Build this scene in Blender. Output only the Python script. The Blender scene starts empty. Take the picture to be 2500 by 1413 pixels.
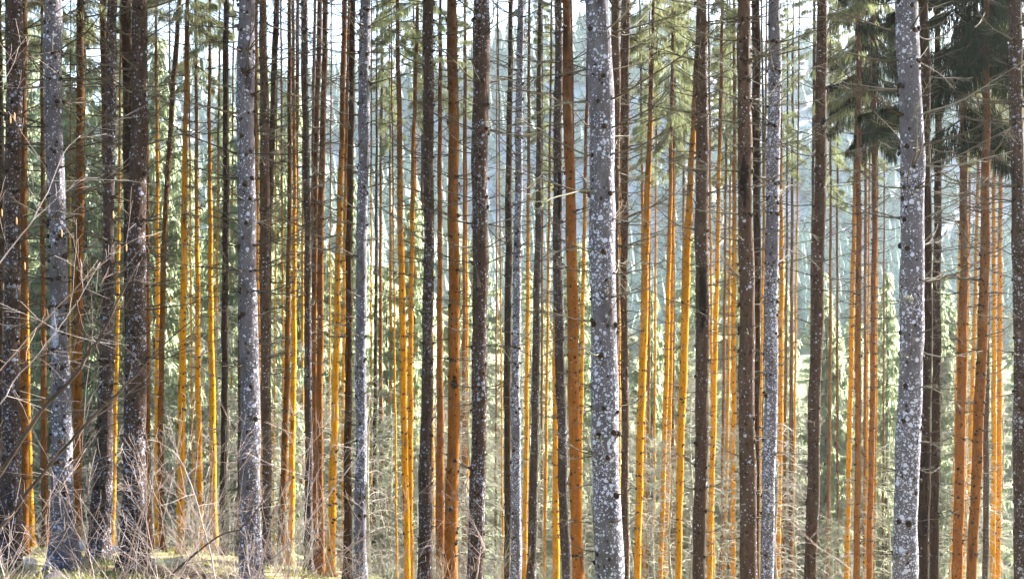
import bpy, math, random
import numpy as np
from mathutils import Vector, Matrix

R = math.radians
rng = random.Random(7)
sc = bpy.context.scene
COL = sc.collection
F = 3000.0            # focal length in photograph pixels
CX, CY = 1250.0, 706.5


def at(px, py, d):
    return Vector(((px - CX) / F * d, d, (CY - py) / F * d))


# ------------------------------------------------------------------ helpers
def link(o, parent=None):
    COL.objects.link(o)
    if parent is not None:
        o.parent = parent
    return o


def tag(o, label=None, cat=None, group=None, kind=None):
    for k, v in (('label', label), ('category', cat), ('group', group), ('kind', kind)):
        if v:
            o[k] = v
    return o


def empty(name, loc, rz=0.0):
    o = bpy.data.objects.new(name, None)
    o.empty_display_size = 0.2
    o.location = loc
    o.rotation_euler = (0, 0, rz)
    return link(o)


class MB:
    """collects geometry for ONE mesh"""
    def __init__(self):
        self.v, self.f, self.m, self.n = [], [], [], 0

    def add(self, verts, faces, mat=0):
        verts = np.asarray(verts, dtype=float).reshape(-1, 3)
        self.v.append(verts)
        for f in faces:
            self.f.append(tuple(i + self.n for i in f))
            self.m.append(mat)
        self.n += len(verts)

    def tube(self, pts, rad, sides=6, mat=0, cap=True):
        pts = [Vector(p) for p in pts]
        n = len(pts)
        vs, fs = [], []
        up = Vector((0, 0, 1))
        prev = None
        for i, p in enumerate(pts):
            t = (pts[min(i + 1, n - 1)] - pts[max(i - 1, 0)])
            t = t.normalized() if t.length > 1e-9 else up
            a = prev if prev is not None else (Vector((1, 0, 0)) if abs(t.z) > .7 else up)
            a = (a - t * a.dot(t))
            if a.length < 1e-4:
                a = t.orthogonal()
            a.normalize()
            b = t.cross(a)
            prev = a
            for k in range(sides):
                w = 2 * math.pi * k / sides
                vs.append(p + (a * math.cos(w) + b * math.sin(w)) * rad[i])
        for i in range(n - 1):
            for k in range(sides):
                k2 = (k + 1) % sides
                fs.append((i * sides + k, i * sides + k2, (i + 1) * sides + k2, (i + 1) * sides + k))
        if cap:
            fs.append(tuple(range(sides))[::-1])
            fs.append(tuple((n - 1) * sides + k for k in range(sides)))
        self.add([tuple(v) for v in vs], fs, mat)

    def mesh(self, name, mats, smooth=True):
        me = bpy.data.meshes.new(name)
        v = np.concatenate(self.v) if self.v else np.zeros((0, 3))
        me.from_pydata(v.tolist(), [], self.f)
        for m in (mats if isinstance(mats, (list, tuple)) else [mats]):
            me.materials.append(m)
        me.polygons.foreach_set('material_index', self.m)
        me.polygons.foreach_set('use_smooth', [smooth] * len(self.f))
        me.update()
        return me

    def build(self, name, mats, parent=None, smooth=True):
        return link(bpy.data.objects.new(name, self.mesh(name, mats, smooth)), parent)


# ------------------------------------------------------------------ materials
def mat(name):
    m = bpy.data.materials.new(name)
    m.use_nodes = True
    nt = m.node_tree
    nt.nodes.clear()
    out = nt.nodes.new('ShaderNodeOutputMaterial')
    return m, nt, out


def nd(nt, typ, **kw):
    n = nt.nodes.new(typ)
    for k, v in kw.items():
        if k.startswith('i_'):
            n.inputs[k[2:]].default_value = v
        else:
            setattr(n, k, v)
    return n


def mixc(nt, fac, a, b, blend='MIX'):
    n = nt.nodes.new('ShaderNodeMix')
    n.data_type = 'RGBA'
    n.blend_type = blend
    for sock, val in ((n.inputs[0], fac), (n.inputs[6], a), (n.inputs[7], b)):
        if hasattr(val, 'is_linked'):
            nt.links.new(val, sock)
        elif isinstance(val, (tuple, list)):
            sock.default_value = tuple(val) + ((1,) if len(val) == 3 else ())
        else:
            sock.default_value = val
    return n.outputs[2]


def mth(nt, op, a, b=None, c=None, clamp=False):
    n = nt.nodes.new('ShaderNodeMath')
    n.operation = op
    n.use_clamp = clamp
    for i, val in enumerate((a, b, c)):
        if val is None:
            continue
        if hasattr(val, 'is_linked'):
            nt.links.new(val, n.inputs[i])
        else:
            n.inputs[i].default_value = val
    return n.outputs[0]


def ramp(nt, fac, lo, hi, a=0.0, b=1.0):
    n = nt.nodes.new('ShaderNodeMapRange')
    n.clamp = True
    n.inputs[1].default_value, n.inputs[2].default_value = lo, hi
    n.inputs[3].default_value, n.inputs[4].default_value = a, b
    nt.links.new(fac, n.inputs[0])
    return n.outputs[0]


def noise(nt, vec, scale, detail=3, rough=.6):
    n = nd(nt, 'ShaderNodeTexNoise', i_Scale=scale, i_Detail=detail, i_Roughness=rough)
    nt.links.new(vec, n.inputs['Vector'])
    return n.outputs['Fac']


def voro(nt, vec, scale, feature='F1'):
    n = nd(nt, 'ShaderNodeTexVoronoi', i_Scale=scale, feature=feature)
    nt.links.new(vec, n.inputs['Vector'])
    return n


def vmul(nt, vec, xyz):
    n = nd(nt, 'ShaderNodeVectorMath', operation='MULTIPLY')
    nt.links.new(vec, n.inputs[0])
    n.inputs[1].default_value = xyz
    return n.outputs[0]


def bark_material():
    m, nt, out = mat('spruce_bark')
    L = nt.links
    tc = nd(nt, 'ShaderNodeTexCoord')
    oi = nd(nt, 'ShaderNodeObjectInfo')
    off = nd(nt, 'ShaderNodeVectorMath', operation='MULTIPLY_ADD')
    cmb = nd(nt, 'ShaderNodeCombineXYZ')
    for k in range(3):
        L.new(oi.outputs['Random'], cmb.inputs[k])
    L.new(cmb.outputs[0], off.inputs[0])
    off.inputs[1].default_value = (37.0, 91.0, 53.0)
    L.new(tc.outputs['Object'], off.inputs[2])
    V = off.outputs[0]
    sep = nd(nt, 'ShaderNodeSeparateXYZ')
    L.new(tc.outputs['Object'], sep.inputs[0])
    Z = sep.outputs['Z']

    def attr(name):
        a = nd(nt, 'ShaderNodeAttribute', attribute_type='OBJECT', attribute_name=name)
        return a.outputs['Fac']
    warm, lich, tone = attr('bark_warmth'), attr('lichen_cover'), attr('bark_tone')
    plates = noise(nt, vmul(nt, V, (14, 14, 5)), 1.6, 4, .65)
    fine = noise(nt, V, 46, 3, .6)
    big = noise(nt, vmul(nt, V, (1, 1, .35)), 1.7, 2, .5)
    # bark hue: grey -> brown -> red brown -> amber, set per tree; amber includes painted ground bounce
    grey = mixc(nt, plates, (.062, .060, .074), (.188, .182, .220))
    brown = mixc(nt, plates, (.034, .018, .010), (.185, .112, .070))
    c1 = mixc(nt, ramp(nt, warm, .05, .45), grey, brown)
    shaded = ramp(nt, mth(nt, 'ADD', mth(nt, 'SUBTRACT', Z, attr('shade_height')), mth(nt, 'MULTIPLY', big, 7.0)), -1.0, 8.0)   # painted light: golden ground bounce low on the stem, canopy shade above
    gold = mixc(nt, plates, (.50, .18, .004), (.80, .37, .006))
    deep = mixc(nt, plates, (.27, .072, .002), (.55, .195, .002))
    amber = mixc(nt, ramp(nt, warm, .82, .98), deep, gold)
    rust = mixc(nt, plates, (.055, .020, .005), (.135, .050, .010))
    hot = mixc(nt, shaded, amber, rust)
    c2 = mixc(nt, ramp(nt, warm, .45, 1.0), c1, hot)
    # blotches where bark has flaked
    c2 = mixc(nt, ramp(nt, big, .56, .75, 0, .5), c2, mixc(nt, .55, c2, (.09, .05, .03)))
    c2 = mixc(nt, ramp(nt, fine, .40, .62, .30, 0), c2, (.02, .012, .008))
    mid = noise(nt, vmul(nt, V, (4, 4, 1.6)), 2.0, 4, .7)
    c2 = mixc(nt, ramp(nt, mid, .46, .64, 0, .55), c2, mixc(nt, .62, c2, (.02, .014, .010)))
    c2 = mixc(nt, ramp(nt, mid, .44, .30, 0, .35), c2, mixc(nt, .5, c2, (.30, .27, .25)))
    # small dark knots, flattened cells
    vk = voro(nt, vmul(nt, V, (9, 9, 7)), 1.0)
    kn = mth(nt, 'MULTIPLY', ramp(nt, vk.outputs['Distance'], .17, .24, 1, 0),
             ramp(nt, sepc(nt, vk.outputs['Color'], 0), .30, .34, 0, 1))
    c2 = mixc(nt, mth(nt, 'MULTIPLY', kn, .85), c2, (.022, .012, .008))
    # long dark resin and rot scars on a few spots
    vs = voro(nt, vmul(nt, V, (3.2, 3.2, .8)), 1.0)
    scar = mth(nt, 'MULTIPLY', ramp(nt, vs.outputs['Distance'], .20, .30, 1, 0),
               ramp(nt, sepc(nt, vs.outputs['Color'], 1), .86, .9, 0, 1))
    scar = mth(nt, 'MULTIPLY', scar, ramp(nt, fine, .3, .5))
    c2 = mixc(nt, mth(nt, 'MULTIPLY', scar, .8), c2, (.018, .012, .010))
    # crustose lichen: pale round spots in drifts
    drift = noise(nt, vmul(nt, V, (1, 1, .45)), 2.2, 2, .5)
    cover = mth(nt, 'MULTIPLY', mth(nt, 'MULTIPLY', lich, ramp(nt, Z, 3.0, 13.0, 1.25, .6)), ramp(nt, drift, .36, .60, .10, 1.4))
    warp = nd(nt, 'ShaderNodeTexNoise', i_Scale=20.0, i_Detail=2.0)
    L.new(V, warp.inputs['Vector'])
    wv = nd(nt, 'ShaderNodeVectorMath', operation='MULTIPLY_ADD')
    L.new(warp.outputs['Color'], wv.inputs[0])
    wv.inputs[1].default_value = (.035, .035, .035)
    L.new(V, wv.inputs[2])
    spot = None
    for scl, rmax in ((10.5, .44), (21.0, .48), (42.0, .48)):
        v = voro(nt, wv.outputs[0], scl)
        live = ramp_dyn(nt, sepc(nt, v.outputs['Color'], 0), cover)
        rad = mth(nt, 'MULTIPLY', ramp(nt, sepc(nt, v.outputs['Color'], 2), 0, 1, .22, 1.0), rmax)
        s = mth(nt, 'MULTIPLY', mth(nt, 'MULTIPLY', mth(nt, 'SUBTRACT', rad, v.outputs['Distance']), 14.0, clamp=True), live)
        spot = s if spot is None else mth(nt, 'MAXIMUM', spot, s)
    pale = mixc(nt, fine, (.33, .36, .48), (.55, .59, .76))
    c3 = mixc(nt, mth(nt, 'MULTIPLY', spot, .92), c2, pale)
    # one wound or lichen patch at a given height on some trees
    sz, sx, sh, sw = attr('mark_height'), attr('mark_side'), attr('mark_length'), attr('mark_is_pale')
    dz = mth(nt, 'DIVIDE', mth(nt, 'SUBTRACT', Z, sz), mth(nt, 'ADD', sh, .001))
    dx = mth(nt, 'DIVIDE', mth(nt, 'SUBTRACT', sep.outputs['X'], sx), .085)
    dd = mth(nt, 'ADD', mth(nt, 'SQRT', mth(nt, 'ADD', mth(nt, 'MULTIPLY', dz, dz), mth(nt, 'MULTIPLY', dx, dx))), mth(nt, 'MULTIPLY', mth(nt, 'SUBTRACT', noise(nt, vmul(nt, V, (9, 9, 3)), 2.0, 3), .5), 1.6))
    mk = mth(nt, 'MULTIPLY', ramp(nt, dd, .75, 1.0, .93, 0), mth(nt, 'LESS_THAN', sep.outputs['Y'], .0))
    brk = ramp(nt, noise(nt, V, 16, 3, .6), .40, .56)
    mk = mth(nt, 'MULTIPLY', mk, mth(nt, 'ADD', mth(nt, 'MULTIPLY', mth(nt, 'SUBTRACT', brk, 1.0), sw), 1.0))
    c3 = mixc(nt, mk, c3, mixc(nt, mth(nt, 'MULTIPLY', sw, ramp(nt, fine, .3, .55, .55, 1)), (.016, .012, .011), (.40, .43, .53)))
    # every tree its own brightness
    tn = nd(nt, 'ShaderNodeCombineColor')
    for k in range(3):
        L.new(tone, tn.inputs[k])
    c3 = mixc(nt, 1.0, c3, tn.outputs[0], 'MULTIPLY')
    bs = nd(nt, 'ShaderNodeBsdfPrincipled', i_Roughness=.9)
    bs.inputs['Specular IOR Level'].default_value = .04
    L.new(c3, bs.inputs['Base Color'])
    bp = nd(nt, 'ShaderNodeBump', i_Strength=1.0, i_Distance=.03)
    L.new(mth(nt, 'ADD', plates, mth(nt, 'MULTIPLY', fine, .5)), bp.inputs['Height'])
    L.new(bp.outputs[0], bs.inputs['Normal'])
    L.new(bs.outputs[0], out.inputs[0])
    return m


def sepc(nt, col, k):
    n = nd(nt, 'ShaderNodeSeparateColor')
    nt.links.new(col, n.inputs[0])
    return n.outputs[k]


def ramp_dyn(nt, val, thr):
    """1 where val < thr"""
    return mth(nt, 'MULTIPLY', mth(nt, 'SUBTRACT', thr, val), 25.0, clamp=True)


def simple_material(name, a, b, scale=8.0, rough=.9, bump=.3, rand=0.0, c=None):
    m, nt, out = mat(name)
    L = nt.links
    tc = nd(nt, 'ShaderNodeTexCoord')
    n1 = noise(nt, tc.outputs['Object'], scale, 4, .65)
    col = mixc(nt, ramp(nt, n1, .32, .68), a, b)
    if c is not None:
        oi = nd(nt, 'ShaderNodeObjectInfo')
        col = mixc(nt, ramp(nt, oi.outputs['Random'], 0, 1, 0, rand), col, c)
    bs = nd(nt, 'ShaderNodeBsdfPrincipled', i_Roughness=rough)
    bs.inputs['Specular IOR Level'].default_value = .15
    L.new(col, bs.inputs['Base Color'])
    if bump:
        bp = nd(nt, 'ShaderNodeBump', i_Strength=bump, i_Distance=.02)
        L.new(n1, bp.inputs['Height'])
        L.new(bp.outputs[0], bs.inputs['Normal'])
    L.new(bs.outputs[0], out.inputs[0])
    return m


def leaf_material(name, a, b, trans, c=None, tfac=.45):
    m, nt, out = mat(name)
    L = nt.links
    tc = nd(nt, 'ShaderNodeTexCoord')
    oi = nd(nt, 'ShaderNodeObjectInfo')
    n1 = noise(nt, tc.outputs['Object'], 1.3, 3, .7)
    col = mixc(nt, ramp(nt, n1, .35, .65), a, b)
    if c is not None:
        col = mixc(nt, ramp(nt, oi.outputs['Random'], .35, 1, 0, .75), col, c)
    df = nd(nt, 'ShaderNodeBsdfDiffuse')
    tr = nd(nt, 'ShaderNodeBsdfTranslucent')
    L.new(col, df.inputs[0])
    L.new(mixc(nt, .5, col, trans), tr.inputs[0])
    mx = nd(nt, 'ShaderNodeMixShader', i_Fac=tfac)
    L.new(df.outputs[0], mx.inputs[1])
    L.new(tr.outputs[0], mx.inputs[2])
    L.new(mx.outputs[0], out.inputs[0])
    return m


M_BARK = bark_material()
M_KNOT = simple_material('knot_bark', (.014, .009, .006), (.04, .026, .018), 20, bump=0)
M_TWIG = simple_material('dead_branch_bark', (.018, .013, .009), (.055, .042, .030), 6, c=(.10, .09, .065), rand=.7, bump=0)
M_PALE = simple_material('bleached_twig', (.16, .145, .125), (.38, .355, .31), 3, c=(.27, .29, .20), rand=.8, bump=0)
M_GREYTWIG = simple_material('lichened_twig', (.075, .066, .055), (.17, .16, .145), 5, c=(.13, .14, .09), rand=.7, bump=0)
M_HAZEL = simple_material('hazel_bark', (.20, .165, .16), (.38, .34, .345), 5, c=(.26, .16, .10), rand=.6, bump=0)
M_HAZELDARK = simple_material('old_hazel_bark', (.03, .022, .018), (.08, .06, .05), 6, bump=0)
M_CATKIN = simple_material('catkin', (.34, .18, .08), (.50, .28, .14), 60, bump=0)
M_NEEDLE = leaf_material('spruce_needles', (.05, .06, .025), (.11, .13, .06), (.32, .35, .18), c=(.14, .13, .08))
M_NEEDLEDARK = leaf_material('shade_spruce_needles', (.009, .013, .008), (.022, .03, .016), (.04, .05, .02), tfac=.2)  # shaded copy: the crown's shaded side is put into the dark colour
M_FARNEEDLE = leaf_material('sunny_spruce_needles', (.035, .065, .045), (.21, .26, .17), (.56, .64, .40), c=(.26, .30, .21), tfac=.64)  # sunlit copy: backlit glow is put into the paler colour


def ground_material():
    m, nt, out = mat('forest_floor')
    L = nt.links
    tc = nd(nt, 'ShaderNodeTexCoord')
    V = tc.outputs['Object']
    n1 = noise(nt, V, .8, 5, .65)
    n2 = noise(nt, V, 6, 4, .7)
    n3 = noise(nt, V, 1.7, 3, .6)
    n4 = noise(nt, V, .035, 3, .6)
    litter = mixc(nt, n2, (.08, .055, .035), (.28, .20, .13))
    moss = mixc(nt, n2, (.06, .075, .015), (.19, .22, .04))
    c = mixc(nt, ramp(nt, n1, .48, .58), litter, moss)
    c = mixc(nt, ramp(nt, n3, .58, .68, 0, .8), c, (.24, .20, .15))
    sep = nd(nt, 'ShaderNodeSeparateXYZ')
    L.new(V, sep.inputs[0])
    meadow = mixc(nt, n4, (.10, .125, .06), (.24, .25, .16))
    meadow = mixc(nt, ramp(nt, n1, .4, .7, 0, .5), meadow, (.14, .17, .07))
    c = mixc(nt, ramp(nt, sep.outputs['Y'], 62, 90), c, meadow)
    bs = nd(nt, 'ShaderNodeBsdfPrincipled', i_Roughness=.95)
    bs.inputs['Specular IOR Level'].default_value = .1
    L.new(c, bs.inputs['Base Color'])
    bp = nd(nt, 'ShaderNodeBump', i_Strength=.7, i_Distance=.08)
    L.new(n2, bp.inputs['Height'])
    L.new(bp.outputs[0], bs.inputs['Normal'])
    L.new(bs.outputs[0], out.inputs[0])
    return m


def hill_material():
    m, nt, out = mat('wooded_hillside')
    L = nt.links
    tc = nd(nt, 'ShaderNodeTexCoord')
    n1 = noise(nt, tc.outputs['Object'], .012, 5, .6)
    n2 = noise(nt, tc.outputs['Object'], .12, 3, .6)
    c = mixc(nt, ramp(nt, n1, .4, .6), (.30, .36, .39), (.52, .57, .58))  # far haze is put into this pale blue base colour
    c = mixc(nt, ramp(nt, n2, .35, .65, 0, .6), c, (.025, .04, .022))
    bs = nd(nt, 'ShaderNodeBsdfPrincipled', i_Roughness=1.0)
    L.new(c, bs.inputs['Base Color'])
    L.new(bs.outputs[0], out.inputs[0])
    return m


# ------------------------------------------------------------------ terrain
def smooth(a, b, x):
    t = min(1, max(0, (x - a) / (b - a)))
    return t * t * (3 - 2 * t)


def hump(x, y):
    return (.16 * math.sin(x * 1.1 + .7 * math.sin(y * .5)) * math.cos(y * .43 + .3)
            + .07 * math.sin(x * 2.7 + 1.3) * math.sin(y * 1.9))


def ground_z(x, y):
    yy = max(y, 1.0)
    # wood: falls away from the road bank, and to the right
    q = x + .24 * yy
    side = .5 * (q + math.sqrt(q * q + 4.0))          # soft max(q, 0)
    near = -.62 - .2 * yy - .2 * min(side, 45)
    bank = -1.62 - .02 * y
    k = smooth(2.0, 9.0, y)
    near = bank * (1 - k) + (near - .25 * (1 - smooth(9, 16, y))) * k
    # valley and the rise behind it
    left = smooth(4, -48, x) * 21
    far = -25 + left + .0004 * max(0, y - 120) ** 2 * (1 if y < 400 else 0) + (0.0004 * 280 ** 2 + .2 * (y - 400) if y >= 400 else 0)
    k2 = smooth(66, 112, y)
    z = near * (1 - k2) + far * k2
    return z + hump(x, y) * smooth(8, 16, y) * (1 if y < 120 else .5)


def build_ground():
    ys = list(np.concatenate([np.arange(-60, 8, 4.0), np.arange(8, 40, .45), np.arange(40, 110, 1.5), np.arange(110, 300, 10), np.arange(300, 661, 40)]))
    us = np.concatenate([np.linspace(-1, -.1, 30), np.linspace(-.1, .1, 81)[1:-1], np.linspace(.1, 1, 30)])
    # columns: dense in the middle, spread to 520 m
    xs = [math.copysign((abs(u) * 60 if abs(u) <= .1 else 6 + ((abs(u) - .1) / .9) ** 1.6 * 514), u) for u in us]
    xs = sorted(set(list(np.linspace(-26, 26, 140)) + [x for x in xs if abs(x) > 26]))
    v = [(x, y, ground_z(x, y)) for y in ys for x in xs]
    nx = len(xs)
    f = [(j * nx + i, j * nx + i + 1, (j + 1) * nx + i + 1, (j + 1) * nx + i) for j in range(len(ys) - 1) for i in range(nx - 1)]
    mb = MB()
    mb.add(v, f)
    return tag(mb.build('ground', ground_material()), kind='structure')


def hill_z(x, y):
    ridge = 104 + 20 * math.sin(x * .009 + .8) + 9 * math.sin(x * .031) + 4 * math.sin(x * .083 + 2)
    t = smooth(300, 640, y)
    return -26 + t * (ridge + 26)


def build_hill():
    ys = np.linspace(262, 668, 40)
    xs = np.linspace(-500, 500, 110)
    v = [(x, y, hill_z(x, y) + 1.5 * math.sin(x * .2 + y * .13)) for y in ys for x in xs]
    nx = len(xs)
    f = [(j * nx + i, j * nx + i + 1, (j + 1) * nx + i + 1, (j + 1) * nx + i) for j in range(len(ys) - 1) for i in range(nx - 1)]
    mb = MB()
    mb.add(v, f)
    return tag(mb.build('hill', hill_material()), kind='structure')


build_ground()
build_hill()


# ------------------------------------------------------------------ spruce foliage
def leaflets(P, D, W, length, width):
    """vectorised hanging branchlets: two quads each, bending downwards. P start, D direction, W width axis"""
    n = len(P)
    D2 = D * .55 + np.array([0, 0, -.75])
    a = P
    b = P + D * (length * .5)[:, None]
    c = b + D2 * (length * .5)[:, None]
    w0, w1 = W * (width * .5)[:, None], W * (width * .28)[:, None]
    verts = np.stack([a - w0 * .7, a + w0 * .7, b - w0, b + w0, c - w1 * .6, c + w1 * .6], 1).reshape(-1, 3)
    base = np.arange(n)[:, None] * 6
    q1 = base + np.array([[0, 1, 3, 2]])
    q2 = base + np.array([[2, 3, 5, 4]])
    return verts, np.concatenate([q1, q2])


def crown_mesh(name, H, R0, nbr, per, leaf, lw, seed, mats, low=.12, droop=.35, prof=.85):
    """spruce crown from z = 0 to H: limbs, side sprays and hanging branchlets in one mesh"""
    g = np.random.default_rng(seed)
    mb = MB()
    LV, LF, n0 = [], [], 0
    for i in range(nbr):
        t = (i + g.uniform(-.4, .4)) / nbr
        t = min(.985, max(0, t))
        h = H * t
        grow = min(1, (t + low) / (low + .12)) if low > 0 else 1
        Lb = R0 * (1 - t) ** prof * grow * g.uniform(.62, 1.18) + .15
        if g.random() < .08:
            continue
        az = g.uniform(0, 2 * math.pi)
        ca, sa = math.cos(az), math.sin(az)
        dr = droop * (1 - 1.9 * t) + g.uniform(-.12, .12)
        ss = np.linspace(0, 1, 6)
        zz = h + Lb * (-dr * ss - .10 * ss ** 2 + .26 * np.maximum(0, ss - .55) ** 1.5)
        bend = g.uniform(-.15, .15) * Lb
        px = ca * Lb * ss - sa * bend * ss ** 2
        py = sa * Lb * ss + ca * bend * ss ** 2
        pts = np.stack([px, py, zz], 1)
        mb.tube(pts.tolist(), [(.012 + .009 * Lb) * (1 - .85 * s) for s in ss], 3, 1, cap=False)
        n = max(4, int(per * Lb))
        s = g.beta(1.5, 1.0, n)
        bp = np.stack([np.interp(s, ss, pts[:, k]) for k in range(3)], 1)
        side = np.where(g.random(n) < .5, -1.0, 1.0)
        sv = np.stack([-sa * side, ca * side, np.zeros(n)], 1)
        ov = np.array([ca, sa, 0])
        spread = Lb * .34 * (1.05 - s) * g.random(n) + .05 * g.random(n)
        P = bp + sv * spread[:, None] + ov * (spread * .5)[:, None]
        P[:, 2] -= spread * .25 + g.random(n) * .05
        D = sv * g.uniform(0, .75, n)[:, None] + ov * g.uniform(-.1, .7, n)[:, None]
        D[:, 2] -= g.uniform(.35, 1.2, n)
        D /= np.linalg.norm(D, axis=1)[:, None]
        a = g.uniform(0, math.pi, n)
        W = np.stack([np.cos(a), np.sin(a), np.zeros(n)], 1)
        ln = leaf * g.uniform(.45, 1.25, n)
        v, f = leaflets(P, D, W, ln, lw * g.uniform(.6, 1.3, n))
        LV.append(v)
        LF.append(f + n0)
        n0 += len(v)
    V = np.concatenate(LV)
    Fq = np.concatenate(LF)
    mb.add(V, Fq.tolist(), 0)
    return mb.mesh(name, mats, False)


CROWNS = [crown_mesh('stand_crown', 10.5, 1.9, 64, 190, .21, .021, 10 + k, [M_NEEDLE, M_TWIG], droop=.40, low=.12) for k in range(4)]
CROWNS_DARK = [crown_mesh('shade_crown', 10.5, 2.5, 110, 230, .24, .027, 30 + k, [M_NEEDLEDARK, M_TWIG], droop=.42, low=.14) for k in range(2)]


# ------------------------------------------------------------------ dead branches
def branch_mesh(name, seed, m, twigs=7, droopy=False):
    """one dead branch of unit reach along +X, with side twigs"""
    g = random.Random(seed)
    mb = MB()
    a, b = (g.uniform(-.15, .2), g.uniform(.0, .35)) if not droopy else (g.uniform(.05, .3), g.uniform(-.55, -.25))
    c = g.uniform(-.16, .16)
    n = 8
    ph = g.uniform(0, 6)
    pts = []
    for i in range(n):
        s = i / (n - 1)
        pts.append(Vector((s, c * s * s + .018 * math.sin(7 * s + ph) * s, a * s + b * s * s - .10 * s * (1 - s) + .015 * math.sin(9 * s + ph))))
    mb.tube(pts, [.0118 * (1 - .82 * (i / (n - 1))) + .0012 for i in range(n)], 5)
    # a thickened dark foot
    mb.tube([(-.02, 0, 0), (.03, 0, .002)], [.026, .0125], 6)
    for k in range(twigs):
        s = g.uniform(.28, .95)
        i = min(n - 2, int(s * (n - 1)))
        p = pts[i].lerp(pts[i + 1], s * (n - 1) - i)
        ln = g.uniform(.14, .42) * (1.15 - s * .6)
        sd = 1 if k % 2 else -1
        d = Vector((g.uniform(.5, 1), sd * g.uniform(.3, .9), g.uniform(-.55, .35) if not droopy else g.uniform(-.9, -.1))).normalized()
        q = p + d * ln * .55 + Vector((0, 0, g.uniform(-.03, .03)))
        r = q + (d + Vector((.3, 0, g.uniform(-.3, .5)))).normalized() * ln * .45
        mb.tube([p, q, r], [.0045, .0032, .0013], 3, cap=False)
        if g.random() < .5:
            e = q + (d + Vector((.2, -sd * .8, g.uniform(-.4, .3)))).normalized() * ln * .4
            mb.tube([q, e], [.0026, .001], 3, cap=False)
    return mb.mesh(name, m)


BR = [branch_mesh('dead_branch', 100 + k, M_TWIG, twigs=rng.randint(7, 14)) for k in range(14)]
BRPALE = [branch_mesh('pale_dead_branch', 200 + k, M_GREYTWIG, twigs=rng.randint(5, 10), droopy=(k % 2 == 0)) for k in range(8)]

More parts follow.
